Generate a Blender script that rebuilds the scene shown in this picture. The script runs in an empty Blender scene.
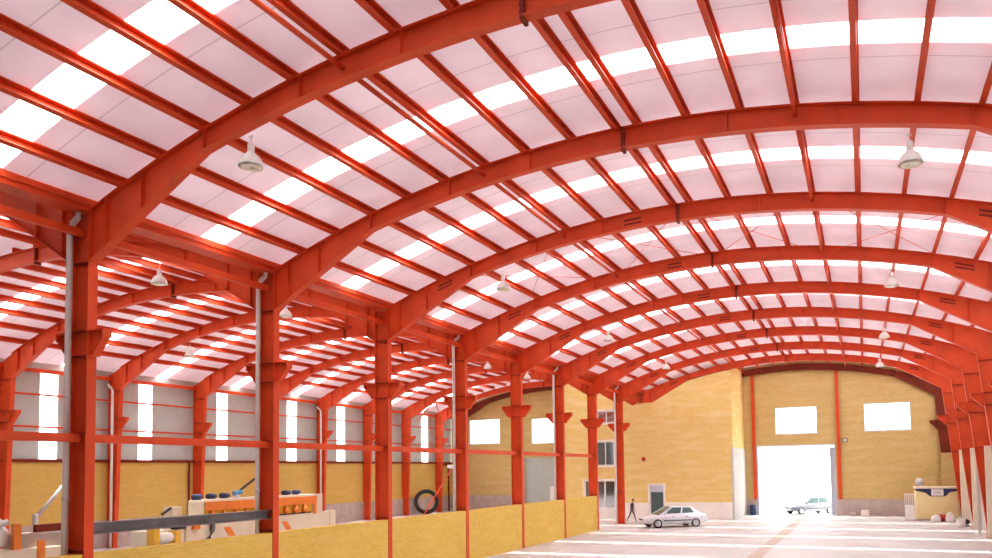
import bpy, bmesh, math, random
from mathutils import Vector, Matrix, Euler
random.seed(7)
S = bpy.context.scene
COL = S.collection
R = math.radians

# ------------------------------------------------------------------ camera
cam_d = bpy.data.cameras.new('camera'); cam = bpy.data.objects.new('camera', cam_d); COL.objects.link(cam)
cam_d.sensor_fit = 'HORIZONTAL'; cam_d.sensor_width = 36.0; cam_d.lens = 36.0 * 738.154 / 992.0
cam_d.shift_x = -(548.331 - 496.0) / 992.0; cam_d.shift_y = (432.089 - 279.0) / 992.0
cam_d.clip_start = 0.05; cam_d.clip_end = 500
cam.matrix_world = Matrix.Translation((0.013, 0.278, 4.11)) @ (Matrix.Rotation(R(23.152), 4, 'Z') @ Matrix.Rotation(R(90 + 2.967), 4, 'X') @ Matrix.Rotation(R(-0.904), 4, 'Z'))
S.camera = cam

# ------------------------------------------------------------------ sky, sun, exposure
w = bpy.data.worlds.new('sky'); S.world = w; w.use_nodes = True
bg = w.node_tree.nodes['Background']; bg.inputs[0].default_value = (0.92, 0.96, 1.0, 1); bg.inputs[1].default_value = 3.4
sun_d = bpy.data.lights.new('sun', 'SUN'); sun = bpy.data.objects.new('sun', sun_d); COL.objects.link(sun)
sun_d.energy = 7.5; sun_d.angle = R(1.5); sun_d.color = (1.0, 0.97, 0.92)
sun.rotation_euler = Vector((0.015, 0.035, -1)).to_track_quat('-Z', 'Y').to_euler()
sun.location = (0, 0, 60)
S.view_settings.view_transform = 'Standard'; S.view_settings.look = 'None'
S.view_settings.exposure = 0.92; S.view_settings.gamma = 1.0
try: S.view_settings.use_curve_mapping = False
except Exception: pass
S.cycles.use_denoising = True
S.cycles.max_bounces = 10; S.cycles.diffuse_bounces = 7; S.cycles.transparent_max_bounces = 12
S.cycles.sample_clamp_indirect = 12

# ------------------------------------------------------------------ materials
def srgb(r, g, b):
    f = lambda c: (c / 255 / 12.92) if c / 255 <= 0.04045 else ((c / 255 + 0.055) / 1.055) ** 2.4
    return (f(r), f(g), f(b), 1)
def mat(name, col, rough=0.5, metal=0.0, var=0.12, scale=3.0, spec=0.5):
    m = bpy.data.materials.new(name); m.use_nodes = True
    nt = m.node_tree; b = nt.nodes['Principled BSDF']
    b.inputs['Roughness'].default_value = rough; b.inputs['Metallic'].default_value = metal
    b.inputs['Specular IOR Level'].default_value = spec
    tc = nt.nodes.new('ShaderNodeTexCoord'); n = nt.nodes.new('ShaderNodeTexNoise')
    n.inputs['Scale'].default_value = scale; n.inputs['Detail'].default_value = 4
    nt.links.new(tc.outputs['Object'], n.inputs['Vector'])
    r = nt.nodes.new('ShaderNodeValToRGB')
    lo = tuple(c * (1 - var) for c in col[:3]) + (1,); hi = tuple(min(1, c * (1 + var)) for c in col[:3]) + (1,)
    r.color_ramp.elements[0].color = lo; r.color_ramp.elements[1].color = hi
    r.color_ramp.elements[0].position = 0.3; r.color_ramp.elements[1].position = 0.7
    nt.links.new(n.outputs['Fac'], r.inputs['Fac']); nt.links.new(r.outputs['Color'], b.inputs['Base Color'])
    return m
def brick(name, c1, c2, mortar, size=0.25, blot=(1, 1, 1, 1), bl=0.0):
    m = bpy.data.materials.new(name); m.use_nodes = True
    nt = m.node_tree; L = nt.links.new; b = nt.nodes['Principled BSDF']; b.inputs['Roughness'].default_value = 0.85
    b.inputs['Specular IOR Level'].default_value = 0.2
    tc = nt.nodes.new('ShaderNodeTexCoord'); sp = nt.nodes.new('ShaderNodeSeparateXYZ'); ad = nt.nodes.new('ShaderNodeMath'); cb = nt.nodes.new('ShaderNodeCombineXYZ')
    L(tc.outputs['Object'], sp.inputs[0]); L(sp.outputs[0], ad.inputs[0]); L(sp.outputs[1], ad.inputs[1]); L(ad.outputs[0], cb.inputs[0]); L(sp.outputs[2], cb.inputs[1])
    t = nt.nodes.new('ShaderNodeTexBrick'); L(cb.outputs[0], t.inputs['Vector'])
    t.inputs['Color1'].default_value = c1; t.inputs['Color2'].default_value = c2; t.inputs['Mortar'].default_value = mortar
    t.inputs['Scale'].default_value = 1.0; t.inputs['Brick Width'].default_value = size; t.inputs['Row Height'].default_value = size * 0.32
    t.inputs['Mortar Size'].default_value = size * 0.035
    n = nt.nodes.new('ShaderNodeTexNoise'); n.inputs['Scale'].default_value = 1.0; n.inputs['Detail'].default_value = 5
    mp = nt.nodes.new('ShaderNodeMapping'); mp.inputs['Scale'].default_value = (0.5, 2.2, 1); L(cb.outputs[0], mp.inputs[0]); L(mp.outputs[0], n.inputs['Vector'])
    r = nt.nodes.new('ShaderNodeValToRGB'); r.color_ramp.elements[0].position = 0.45; r.color_ramp.elements[1].position = 0.72
    r.color_ramp.elements[0].color = (0, 0, 0, 1); r.color_ramp.elements[1].color = (bl, bl, bl, 1); L(n.outputs['Fac'], r.inputs['Fac'])
    mx = nt.nodes.new('ShaderNodeMix'); mx.data_type = 'RGBA'; L(r.outputs['Color'], mx.inputs['Factor']); L(t.outputs['Color'], mx.inputs['A']); mx.inputs['B'].default_value = blot
    L(mx.outputs['Result'], b.inputs['Base Color'])
    bp = nt.nodes.new('ShaderNodeBump'); bp.inputs['Strength'].default_value = 0.25; bp.inputs['Distance'].default_value = 0.01
    L(t.outputs['Fac'], bp.inputs['Height']); bp.invert = True; L(bp.outputs[0], b.inputs['Normal'])
    return m
def sheet_mat(name, col):
    # corrugated insulated roof sheet: two faint seams in every bay
    m = mat(name, col, 0.7, 0, 0.05, 0.9, 0.2); nt = m.node_tree; L = nt.links.new; b = nt.nodes['Principled BSDF']
    src = b.inputs['Base Color'].links[0].from_socket
    tc = nt.nodes.new('ShaderNodeTexCoord'); sp = nt.nodes.new('ShaderNodeSeparateXYZ'); L(tc.outputs['Object'], sp.inputs[0])
    of = nt.nodes.new('ShaderNodeMath'); of.operation = 'SUBTRACT'; of.inputs[1].default_value = 12.05 + 3.35
    md = nt.nodes.new('ShaderNodeMath'); md.operation = 'PINGPONG'; md.inputs[1].default_value = 3.0
    lt = nt.nodes.new('ShaderNodeMath'); lt.operation = 'COMPARE'; lt.inputs[1].default_value = 1.12; lt.inputs[2].default_value = 0.016
    L(sp.outputs[1], of.inputs[0]); L(of.outputs[0], md.inputs[0]); L(md.outputs[0], lt.inputs[0])
    mx = nt.nodes.new('ShaderNodeMix'); mx.data_type = 'RGBA'; L(lt.outputs[0], mx.inputs['Factor']); L(src, mx.inputs['A']); mx.inputs['B'].default_value = tuple(c * 0.72 for c in col[:3]) + (1,)
    L(mx.outputs['Result'], b.inputs['Base Color'])
    tr = nt.nodes.new('ShaderNodeBsdfTranslucent'); L(mx.outputs['Result'], tr.inputs[0]); ms = nt.nodes.new('ShaderNodeMixShader'); ms.inputs[0].default_value = 0.135  # slight translucency added to make the ceiling glow brighter
    out = nt.nodes['Material Output']; L(b.outputs[0], ms.inputs[1]); L(tr.outputs[0], ms.inputs[2]); L(ms.outputs[0], out.inputs['Surface']); return m
def clear_mat(name, tint, clear, kind):
    m = bpy.data.materials.new(name); m.use_nodes = True; nt = m.node_tree; nt.nodes.clear(); L = nt.links.new
    o = nt.nodes.new('ShaderNodeOutputMaterial'); t = nt.nodes.new('ShaderNodeBsdfTransparent'); t.inputs[0].default_value = tint
    s = nt.nodes.new('ShaderNodeBsdfTranslucent' if kind == 'milky' else 'ShaderNodeBsdfGlossy'); s.inputs[0].default_value = tint
    if kind != 'milky': s.inputs['Roughness'].default_value = 0.05
    mx = nt.nodes.new('ShaderNodeMixShader'); mx.inputs[0].default_value = 1 - clear
    L(t.outputs[0], mx.inputs[1]); L(s.outputs[0], mx.inputs[2]); L(mx.outputs[0], o.inputs[0]); return m
M = dict(
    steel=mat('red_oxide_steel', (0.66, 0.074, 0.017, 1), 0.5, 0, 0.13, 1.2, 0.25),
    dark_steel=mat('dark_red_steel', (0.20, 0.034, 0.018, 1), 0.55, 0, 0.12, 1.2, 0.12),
    sheet=sheet_mat('pale_pink_roof_sheet', (0.88, 0.80, 0.835, 1)),
    clad=mat('pale_grey_cladding', (0.47, 0.53, 0.50, 1), 0.6, 0, 0.05, 1.5),
    milky=clear_mat('translucent_sheet', (1, 1, 1, 1), 0.62, 'milky'),
    glass=clear_mat('window_glass', (0.97, 0.99, 1, 1), 0.92, 'glass'),
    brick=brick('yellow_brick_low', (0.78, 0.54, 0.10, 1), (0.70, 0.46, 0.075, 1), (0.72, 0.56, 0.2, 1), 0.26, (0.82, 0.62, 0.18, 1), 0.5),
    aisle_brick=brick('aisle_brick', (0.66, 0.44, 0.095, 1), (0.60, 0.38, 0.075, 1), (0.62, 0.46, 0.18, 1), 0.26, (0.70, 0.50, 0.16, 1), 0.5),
    wallgrey=mat('grey_wall_plaster', (0.56, 0.54, 0.50, 1), 0.8, 0, 0.06, 1.5, 0.2),
    annexglass=clear_mat('annex_glass', (0.95, 0.98, 1, 1), 0.6, 'glass'),
    far_brick=brick('tan_brick', (0.64, 0.46, 0.165, 1), (0.55, 0.39, 0.13, 1), (0.62, 0.48, 0.24, 1), 0.26, (0.70, 0.54, 0.27, 1), 0.6),
    annex_brick=brick('honey_brick', (0.80, 0.58, 0.19, 1), (0.74, 0.51, 0.15, 1), (0.78, 0.61, 0.28, 1), 0.26, (0.86, 0.70, 0.36, 1), 0.7),
    plaster=mat('grey_plaster', (0.48, 0.40, 0.36, 1), 0.85, 0, 0.12, 1.5, 0.2),
    cream=mat('cream_plaster', (0.82, 0.74, 0.58, 1), 0.8, 0, 0.06, 1.5, 0.2),
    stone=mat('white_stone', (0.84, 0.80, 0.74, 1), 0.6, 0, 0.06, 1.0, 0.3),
    floor=mat('pale_concrete', (0.585, 0.575, 0.555, 1), 0.6, 0, 0.06, 0.4, 0.3),
    channel=mat('tan_channel_cover', (0.56, 0.48, 0.40, 1), 0.75, 0, 0.1, 1.0, 0.2),
    ground=mat('pale_ground', (0.72, 0.70, 0.66, 1), 0.8, 0, 0.05, 0.3, 0.2),
    pipe=mat('galvanised_pipe', (0.78, 0.77, 0.74, 1), 0.4, 0.05, 0.06, 2),
    lamp=mat('lamp_white', (0.80, 0.80, 0.76, 1), 0.4, 0, 0.03, 5),
    lamp_glass=mat('lamp_cover', (0.80, 0.80, 0.62, 1), 0.25, 0, 0.03, 5),
    grey=mat('grey_beam', (0.17, 0.16, 0.16, 1), 0.55, 0.2, 0.25, 2.5),
    black=mat('black_rubber', (0.02, 0.02, 0.022, 1), 0.6, 0, 0.1, 3),
    white=mat('white_paint', (0.82, 0.82, 0.80, 1), 0.5, 0, 0.04, 3),
    mcream=mat('machine_cream', (0.78, 0.72, 0.56, 1), 0.5, 0, 0.05, 2),
    orange=mat('machine_orange', (0.85, 0.24, 0.03, 1), 0.45, 0, 0.06, 3),
    yellow=mat('machine_yellow', (0.85, 0.52, 0.05, 1), 0.45, 0, 0.06, 3),
    navy=mat('motor_navy', (0.02, 0.035, 0.11, 1), 0.45, 0, 0.1, 3),
    blue=mat('joint_blue', (0.08, 0.35, 0.65, 1), 0.45, 0, 0.06, 3),
    silver=mat('bare_metal', (0.62, 0.63, 0.63, 1), 0.35, 0.3, 0.08, 3),
    car=mat('silver_car_paint', (0.68, 0.73, 0.78, 1), 0.25, 0.15, 0.02, 1),
    carwhite=mat('grey_car_paint', (0.20, 0.22, 0.26, 1), 0.3, 0, 0.02, 1),
    carglass=mat('dark_car_glass', (0.07, 0.12, 0.12, 1), 0.2, 0, 0.03, 2, 0.3),
    trim=mat('dark_car_trim', (0.07, 0.07, 0.08, 1), 0.5, 0, 0.05, 3),
    rim=mat('wheel_rim', (0.50, 0.50, 0.52, 1), 0.3, 0.5, 0.05, 3),
    red=mat('signal_red', (0.55, 0.03, 0.02, 1), 0.4, 0, 0.05, 3),
    kiosk=mat('kiosk_yellow', (0.84, 0.72, 0.36, 1), 0.5, 0, 0.04, 2),
    skin=mat('skin', (0.45, 0.26, 0.17, 1), 0.6, 0, 0.03, 5),
    shirt=mat('dark_shirt', (0.07, 0.055, 0.06, 1), 0.85, 0, 0.15, 6),
    trousers=mat('grey_trousers', (0.14, 0.12, 0.12, 1), 0.85, 0, 0.15, 6),
    hair=mat('black_hair', (0.02, 0.015, 0.013, 1), 0.6, 0, 0.1, 8),
    frame=mat('pale_blue_frame', (0.62, 0.67, 0.76, 1), 0.5, 0, 0.04, 2),
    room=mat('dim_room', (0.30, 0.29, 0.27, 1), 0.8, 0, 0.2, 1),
)

# ------------------------------------------------------------------ mesh helpers
class MB:
    def __init__(s): s.v = []; s.f = []
    def add(s, vs, fs):
        o = len(s.v); s.v += [tuple(v) for v in vs]; s.f += [tuple(i + o for i in f) for f in fs]; return s
    def box(s, x0, x1, y0, y1, z0, z1):
        return s.add([(x0, y0, z0), (x1, y0, z0), (x1, y1, z0), (x0, y1, z0), (x0, y0, z1), (x1, y0, z1), (x1, y1, z1), (x0, y1, z1)],
                     [(0, 3, 2, 1), (4, 5, 6, 7), (0, 1, 5, 4), (1, 2, 6, 5), (2, 3, 7, 6), (3, 0, 4, 7)])
    def prism(s, poly, a, b, axis='y'):
        # polygon in the plane across the axis (x,z for 'y'; y,z for 'x'; x,y for 'z'), extruded from a to b
        P = {'y': lambda p, t: (p[0], t, p[1]), 'x': lambda p, t: (t, p[0], p[1]), 'z': lambda p, t: (p[0], p[1], t)}[axis]
        n = len(poly)
        return s.add([P(p, a) for p in poly] + [P(p, b) for p in poly],
                     [tuple(range(n))[::-1], tuple(range(n, 2 * n))] + [(i, (i + 1) % n, n + (i + 1) % n, n + i) for i in range(n)])
    def strip(s, top, bot, a, b):
        # closed slab between two x,z polylines of equal length, thickness a..b along y
        n = len(top)
        vs = [(p[0], a, p[1]) for p in top] + [(p[0], a, p[1]) for p in bot] + [(p[0], b, p[1]) for p in top] + [(p[0], b, p[1]) for p in bot]
        f = []
        for i in range(n - 1):
            f += [(i, i + 1, n + i + 1, n + i), (2 * n + i + 1, 2 * n + i, 3 * n + i, 3 * n + i + 1), (i + 1, i, 2 * n + i, 2 * n + i + 1), (n + i, n + i + 1, 3 * n + i + 1, 3 * n + i)]
        f += [(0, n, 3 * n, 2 * n), (n - 1, 3 * n - 1, 4 * n - 1, 2 * n - 1)]
        return s.add(vs, f)
    def tube(s, pts, r, n=10):
        pts = [Vector(p) for p in pts]; rs = r if isinstance(r, (list, tuple)) else [r] * len(pts); vs = []; f = []
        for i, p in enumerate(pts):
            d = (pts[min(i + 1, len(pts) - 1)] - pts[max(i - 1, 0)]).normalized()
            up = Vector((0, 0, 1)) if abs(d.z) < 0.95 else Vector((0, 1, 0))
            a = d.cross(up).normalized(); b = d.cross(a).normalized()
            vs += [p + (a * math.cos(2 * math.pi * k / n) + b * math.sin(2 * math.pi * k / n)) * rs[i] for k in range(n)]
        for i in range(len(pts) - 1):
            f += [(i * n + k, i * n + (k + 1) % n, (i + 1) * n + (k + 1) % n, (i + 1) * n + k) for k in range(n)]
        f += [tuple(range(n))[::-1], tuple((len(pts) - 1) * n + k for k in range(n))]
        return s.add(vs, f)
    def lathe(s, prof, n=24, c=(0, 0, 0)):
        vs = [(c[0] + r * math.cos(2 * math.pi * k / n), c[1] + r * math.sin(2 * math.pi * k / n), c[2] + z) for r, z in prof for k in range(n)]
        f = [(i * n + k, i * n + (k + 1) % n, (i + 1) * n + (k + 1) % n, (i + 1) * n + k) for i in range(len(prof) - 1) for k in range(n)]
        f += [tuple(range(n))[::-1], tuple((len(prof) - 1) * n + k for k in range(n))]
        return s.add(vs, f)
    def build(s, name, m, parent=None, org=(0, 0, 0), smooth=False, mats=None):
        me = bpy.data.meshes.new(name); ox, oy, oz = org
        me.from_pydata([(x - ox, y - oy, z - oz) for x, y, z in s.v], [], s.f)
        bm = bmesh.new(); bm.from_mesh(me); bmesh.ops.recalc_face_normals(bm, faces=bm.faces); bm.to_mesh(me); bm.free()
        me.materials.append(M[m])
        if smooth: me.shade_auto(35) if hasattr(me, 'shade_auto') else [setattr(p, 'use_smooth', True) for p in me.polygons]
        o = bpy.data.objects.new(name, me); COL.objects.link(o)
        if parent: o.parent = parent
        else: o.location = org
        return o
def bevel(o, wd=0.02, seg=2):
    b = o.modifiers.new('bevel', 'BEVEL'); b.width = wd; b.segments = seg; b.limit_method = 'ANGLE'; return o
def thing(name, label, cat, loc=(0, 0, 0), rz=0, group=None):
    o = bpy.data.objects.new(name, None); COL.objects.link(o); o.location = loc; o.rotation_euler = (0, 0, rz); o.empty_display_size = 0.2
    return tag(o, label, cat, group)
def tag(o, label, cat, group=None):
    o['label'] = label; o['category'] = cat
    if group: o['group'] = group
    return o
def struct(o): o['kind'] = 'structure'; return o
def dup(root, label, loc, rz=None):
    r = root.copy(); COL.objects.link(r); r.location = loc; r['label'] = label
    if rz is not None: r.rotation_euler = (0, 0, rz)
    for ch in list(root.children):
        c = ch.copy(); COL.objects.link(c); c.parent = r
        for g in list(ch.children):
            d = g.copy(); COL.objects.link(d); d.parent = c
    return r
ORD = ['zeroth', 'first', 'second', 'third', 'fourth', 'fifth', 'sixth', 'seventh', 'eighth', 'ninth', 'tenth', 'eleventh', 'twelfth']

# ------------------------------------------------------------------ the hall's measures (metres)
Y0, BAY = 12.05, 6.0
Y = lambda i: Y0 + (i - 1) * BAY          # frame lines; 1 is the nearest frame in view
XC, XA = -5.37, -28.5                     # middle of the main hall, of the left aisle
XL = -16.80                               # hall face of the column row between them
XR_OUT, XA_OUT = 6.60, -40.85             # outer walls
YFAR, YFA, YBACK = 66.3, 69.3, -6.0   # far wall of the hall, of the aisle, and the wall behind
ztop = lambda dx: 12.82 - dx * dx / 57.0  # top of the arched rafters
zsheet = lambda dx: ztop(dx) + 0.275
def zbot(dx, knee):
    a = abs(dx)
    return 12.27 - 1.0 * (a / 7.78) ** 2 if a < 7.78 else 11.27 + (9.25 - 11.27) * (a - 7.78) / (knee - 7.78)
def roof_z(x):
    return zsheet(x - XC) if x > -17.0 else zsheet(x - XA)

# ------------------------------------------------------------------ structure
struct(MB().box(XA_OUT - 0.3, XR_OUT + 0.3, YBACK, YFAR + 0.3, -0.3, 0).build('floor', 'floor'))
struct(MB().box(XA_OUT - 0.3, -23.8, YFAR + 0.3, YFA + 0.3, -0.3, 0).build('floor_aisle', 'floor'))
struct(MB().box(-140, 120, YFAR + 0.3, 220, -0.4, -0.04).build('ground', 'ground'))

def wall_grid(us, holes, z0, top, place, extra_z=()):
    """solid wall: us = break points along it, holes = (u0,u1,z0,z1), top(u) = its upper edge, place(u, z, side) -> point"""
    ub = sorted(set(round(u, 4) for u in list(us) + [h[0] for h in holes] + [h[1] for h in holes]))
    zb = sorted(set([z0] + [round(z, 4) for h in holes for z in h[2:] if z > z0] + list(extra_z)))
    solid = lambda i, j: 0 <= i < len(ub) - 1 and 0 <= j < len(zb) and not any(h[0] - 1e-4 <= ub[i] and ub[i + 1] <= h[1] + 1e-4 and h[2] - 1e-4 <= zb[j] and (zb[j + 1] if j + 1 < len(zb) else 99) <= h[3] + 1e-4 for h in holes)
    mb = MB()
    for i in range(len(ub) - 1):
        for j in range(len(zb)):
            if not solid(i, j): continue
            u0, u1 = ub[i], ub[i + 1]; a, b = zb[j], (zb[j + 1] if j + 1 < len(zb) else None)
            t0, t1 = (b, b) if b is not None else (top(u0), top(u1))
            q = [(u0, a), (u1, a), (u1, t1), (u0, t0)]
            for s in (0, 1): mb.add([place(u, z, s) for u, z in q], [(0, 1, 2, 3)])
            for (di, dj, e) in ((0, -1, (0, 1)), (1, 0, (1, 2)), (0, 1, (2, 3)), (-1, 0, (3, 0))):
                if not solid(i + di, j + dj):
                    p, r = q[e[0]], q[e[1]]
                    mb.add([place(*p, 0), place(*r, 0), place(*r, 1), place(*p, 1)], [(0, 1, 2, 3)])
    return mb
def steps(a, b, n): return [a + (b - a) * k / n for k in range(n + 1)]

# far wall of the main hall: gate and two windows
AX0, AX1, AX2 = -23.8, -9.58, -9.60     # brick annex: left end, front corner, rear corner
GATE = (-8.50, -2.32, 0, 5.83); WIN = [(-6.98, -3.57, 6.90, 9.19), (0.07, 3.55, 6.93, 9.20)]
AWIN = [(-38.66, -35.04, 7.01, 9.60), (-31.42, -28.48, 6.88, 9.45)]; ADOOR = (-32.1, -28.65, 0, 5.45)
struct(wall_grid(steps(-17.0, XR_OUT, 60), [GATE] + WIN, 0, lambda u: roof_z(u) - 0.01, lambda u, z, s: (u, YFAR + 0.3 * s, z)).build('wall_far', 'far_brick'))
struct(wall_grid(steps(XA_OUT, -23.5, 50), AWIN + [ADOOR], 0, lambda u: roof_z(u - 1e-3) - 0.01, lambda u, z, s: (u, YFA + 0.3 * s, z)).build('wall_far_aisle', 'far_brick'))
def window(n, x0, x1, z0, z1, yw):
    root = bpy.data.objects.new('window_%d' % n, None); COL.objects.link(root); root.location = (x0, yw, z0); struct(root)
    org = (x0, yw, z0); t = 0.07
    f = MB().box(x0, x1, yw + 0.1, yw + 0.2, z0, z0 + t).box(x0, x1, yw + 0.1, yw + 0.2, z1 - t, z1).box(x0, x0 + t, yw + 0.1, yw + 0.2, z0 + t, z1 - t).box(x1 - t, x1, yw + 0.1, yw + 0.2, z0 + t, z1 - t)
    struct(f.build('window_frame', 'frame', root, org))
    struct(MB().box(x0 + t, x1 - t, yw + 0.145, yw + 0.155, z0 + t, z1 - t).build('window_pane', 'glass', root, org))
    struct(MB().box(x0 - 0.05, x1 + 0.05, yw - 0.06, yw + 0.1, z0 - 0.06, z0).build('window_sill', 'stone', root, org))
for n, q in enumerate(WIN + AWIN): window(n + 1, *q, YFAR if n < 2 else YFA)
# gate lining and the folded leaf at its right edge
struct(MB().box(GATE[0] - 0.12, GATE[0], YFAR - 0.03, YFAR + 0.32, 0, 5.83).box(GATE[1], GATE[1] + 0.1, YFAR - 0.03, YFAR + 0.32, 0, 5.83).box(GATE[0] - 0.12, GATE[1] + 0.1, YFAR - 0.03, YFAR + 0.32, 5.83, 5.95).build('trim_1', 'frame'))
gate = thing('sliding_gate', 'pale blue-grey steel gate leaf pushed open at right edge of the bright gateway', 'gate', (-2.5, YFAR + 0.34, -0.04))
MB().box(-2.64, -0.6, YFAR + 0.40, YFAR + 0.46, 0.06, 5.6).build('gate_panel', 'frame', gate, gate.location)
MB().box(-2.68, -2.60, YFAR + 0.36, YFAR + 0.5, -0.04, 5.66).box(-2.60, -0.6, YFAR + 0.37, YFAR + 0.49, 2.7, 2.8).box(-2.60, -0.6, YFAR + 0.37, YFAR + 0.49, 5.56, 5.66).box(-2.60, -0.6, YFAR + 0.37, YFAR + 0.49, -0.04, 0.1).build('gate_frame', 'frame', gate, gate.location)
# plaster bases
struct(MB().box(AX2 + 0.05, GATE[0] - 0.14, YFAR - 0.1, YFAR, 0, 1.3).build('baseboard_far_left', 'plaster'))
struct(MB().box(GATE[1] + 0.12, XR_OUT, YFAR - 0.1, YFAR, 0, 1.32).build('baseboard_far_right', 'plaster'))
struct(MB().box(XA_OUT, ADOOR[0] - 0.15, YFA - 0.1, YFA, 0, 1.6).build('baseboard_far_aisle', 'plaster'))
# closed grey roller door of the aisle
rd = thing('roller_door', 'closed pale grey roller door in the far wall of the left aisle', 'roller door', ((ADOOR[0] + ADOOR[1]) / 2, YFA, 0))
m_ = MB()
for k in range(26): m_.box(ADOOR[0], ADOOR[1], YFA + 0.08 + 0.02 * (k % 2), YFA + 0.14, k * 5.45 / 26, (k + 1) * 5.45 / 26)
m_.build('door_curtain', 'clad', rd, rd.location)
MB().box(ADOOR[0] - 0.12, ADOOR[0], YFA - 0.06, YFA, 0, 5.45).box(ADOOR[1], ADOOR[1] + 0.12, YFA - 0.06, YFA, 0, 5.45).build('guide_rail', 'plaster', rd, rd.location)

struct(wall_grid(steps(-23.8, -17.0, 12), [], 0, lambda u: roof_z(u - 1e-3) - 0.01, lambda u, z, s: (u, YFAR + 0.3 * s, z)).build('wall_annex_rear', 'far_brick'))
# brick annex closing the far left corner
ANX = [(-20.95, -19.30, 8.05, 9.10), (-21.1, -19.40, 4.42, 6.50), (-22.2, -19.42, 0.80, 3.18)]; ADR = (-16.42, -15.26, 0, 2.72)
knee_l = XC - XL
def annex_top(u):
    return max(9.6, zbot(u - XC, knee_l) - 0.06) if u > XL else (9.6 if u > -17.5 else zbot(u - XA, 11.06) - 0.06)
YA = 59.9
struct(wall_grid(steps(AX0, XL, 14) + steps(XL, AX1, 20) + [-16.1, -13.1], ANX + [ADR], 0, annex_top, lambda u, z, s: (u, YA + 0.3 * s, z)).build('wall_annex_front', 'annex_brick'))
m_ = MB().add([(AX1, YA + 0.3, 0), (AX2, YFAR, 0), (AX2, YFAR, 12.72), (AX1, YA + 0.3, 12.72), (AX1 - 0.3, YA + 0.3, 0), (AX2 - 0.3, YFAR, 0), (AX2 - 0.3, YFAR, 12.66), (AX1 - 0.3, YA + 0.3, 12.66)],
              [(0, 1, 2, 3), (7, 6, 5, 4), (3, 2, 6, 7), (0, 4, 5, 1), (0, 3, 7, 4), (1, 5, 6, 2)])
struct(m_.build('wall_annex_right', 'annex_brick'))
struct(MB().box(AX0 - 0.3, AX0, YA + 0.3, YFA + 0.3, 0, 12.6).build('wall_annex_left', 'annex_brick'))
struct(MB().add([(AX1 + 0.005, YA - 0.05, 0), (AX2 + 0.06, YFAR - 0.02, 0), (AX2 + 0.06, YFAR - 0.02, 5.7), (AX1 + 0.005, YA - 0.05, 5.7), (AX1 - 0.14, YA - 0.05, 0), (AX1 - 0.14, YA - 0.05, 5.7), (AX1 - 0.14, YA, 0), (AX1 - 0.14, YA, 5.7), (AX1, YA, 0), (AX1, YA, 5.7), (AX2, YFAR - 0.02, 0), (AX2, YFAR - 0.02, 5.7)],
    [(0, 1, 2, 3), (4, 0, 3, 5), (6, 4, 5, 7), (8, 6, 7, 9), (10, 8, 9, 11), (1, 10, 11, 2), (3, 2, 11, 9), (3, 9, 7, 5)]).build('trim_2', 'wallgrey'))
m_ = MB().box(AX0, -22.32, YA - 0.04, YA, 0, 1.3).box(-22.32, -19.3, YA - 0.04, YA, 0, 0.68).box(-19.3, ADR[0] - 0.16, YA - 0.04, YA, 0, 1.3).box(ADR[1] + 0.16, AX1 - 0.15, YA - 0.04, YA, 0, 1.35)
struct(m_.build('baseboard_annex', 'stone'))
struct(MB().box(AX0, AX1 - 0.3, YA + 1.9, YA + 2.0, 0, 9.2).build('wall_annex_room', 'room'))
def awin(n, q):
    x0, x1, z0, z1 = q; org = (x0, YA, z0); t = 0.09
    root = bpy.data.objects.new('window_%d' % n, None); COL.objects.link(root); root.location = org; struct(root)
    e = 0.12
    f = MB().box(x0 - e, x1 + e, YA - 0.05, YA, z0 - e, z0).box(x0 - e, x1 + e, YA - 0.05, YA, z1, z1 + e).box(x0 - e, x0, YA - 0.05, YA, z0, z1).box(x1, x1 + e, YA - 0.05, YA, z0, z1)
    struct(f.build('window_surround', 'stone', root, org))
    f = MB().box(x0, x1, YA + 0.06, YA + 0.14, z0, z0 + t).box(x0, x1, YA + 0.06, YA + 0.14, z1 - t, z1)
    k = max(2, round((x1 - x0) / 0.8))
    for i in range(k + 1):
        c = x0 + t / 2 + (x1 - x0 - t) * i / k; f.box(c - t / 2, c + t / 2, YA + 0.06, YA + 0.14, z0 + t, z1 - t)
    struct(f.build('window_frame', 'white', root, org))
    struct(MB().box(x0 + t, x1 - t, YA + 0.095, YA + 0.105, z0 + t, z1 - t).build('window_pane', 'annexglass', root, org))
for n, q in enumerate(ANX): awin(n + 5, q)
x0, x1 = ADR[0], ADR[1]
root = bpy.data.objects.new('door_1', None); COL.objects.link(root); root.location = (x0, YA, 0); struct(root); org = (x0, YA, 0)
struct(MB().box(x0 - 0.15, x0, YA - 0.06, YA, 0, 2.72).box(x1, x1 + 0.15, YA - 0.06, YA, 0, 2.72).box(x0 - 0.15, x1 + 0.15, YA - 0.06, YA, 2.72, 2.88).build('door_surround', 'stone', root, org))
struct(MB().box(x0, x0 + 0.06, YA + 0.05, YA + 0.12, 0, 2.72).box(x1 - 0.06, x1, YA + 0.05, YA + 0.12, 0, 2.72).box(x0, x1, YA + 0.05, YA + 0.12, 2.18, 2.26).box(x0, x1, YA + 0.05, YA + 0.12, 2.66, 2.72).build('door_frame', 'frame', root, org))
struct(MB().box(x0 + 0.06, x1 - 0.06, YA + 0.08, YA + 0.09, 2.26, 2.66).build('transom_pane', 'frame', root, org))
struct(MB().box(x0 + 0.06, x1 - 0.06, YA + 0.08, YA + 0.10, 0.02, 2.18).build('door_leaf', 'carglass', root, org))

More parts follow.
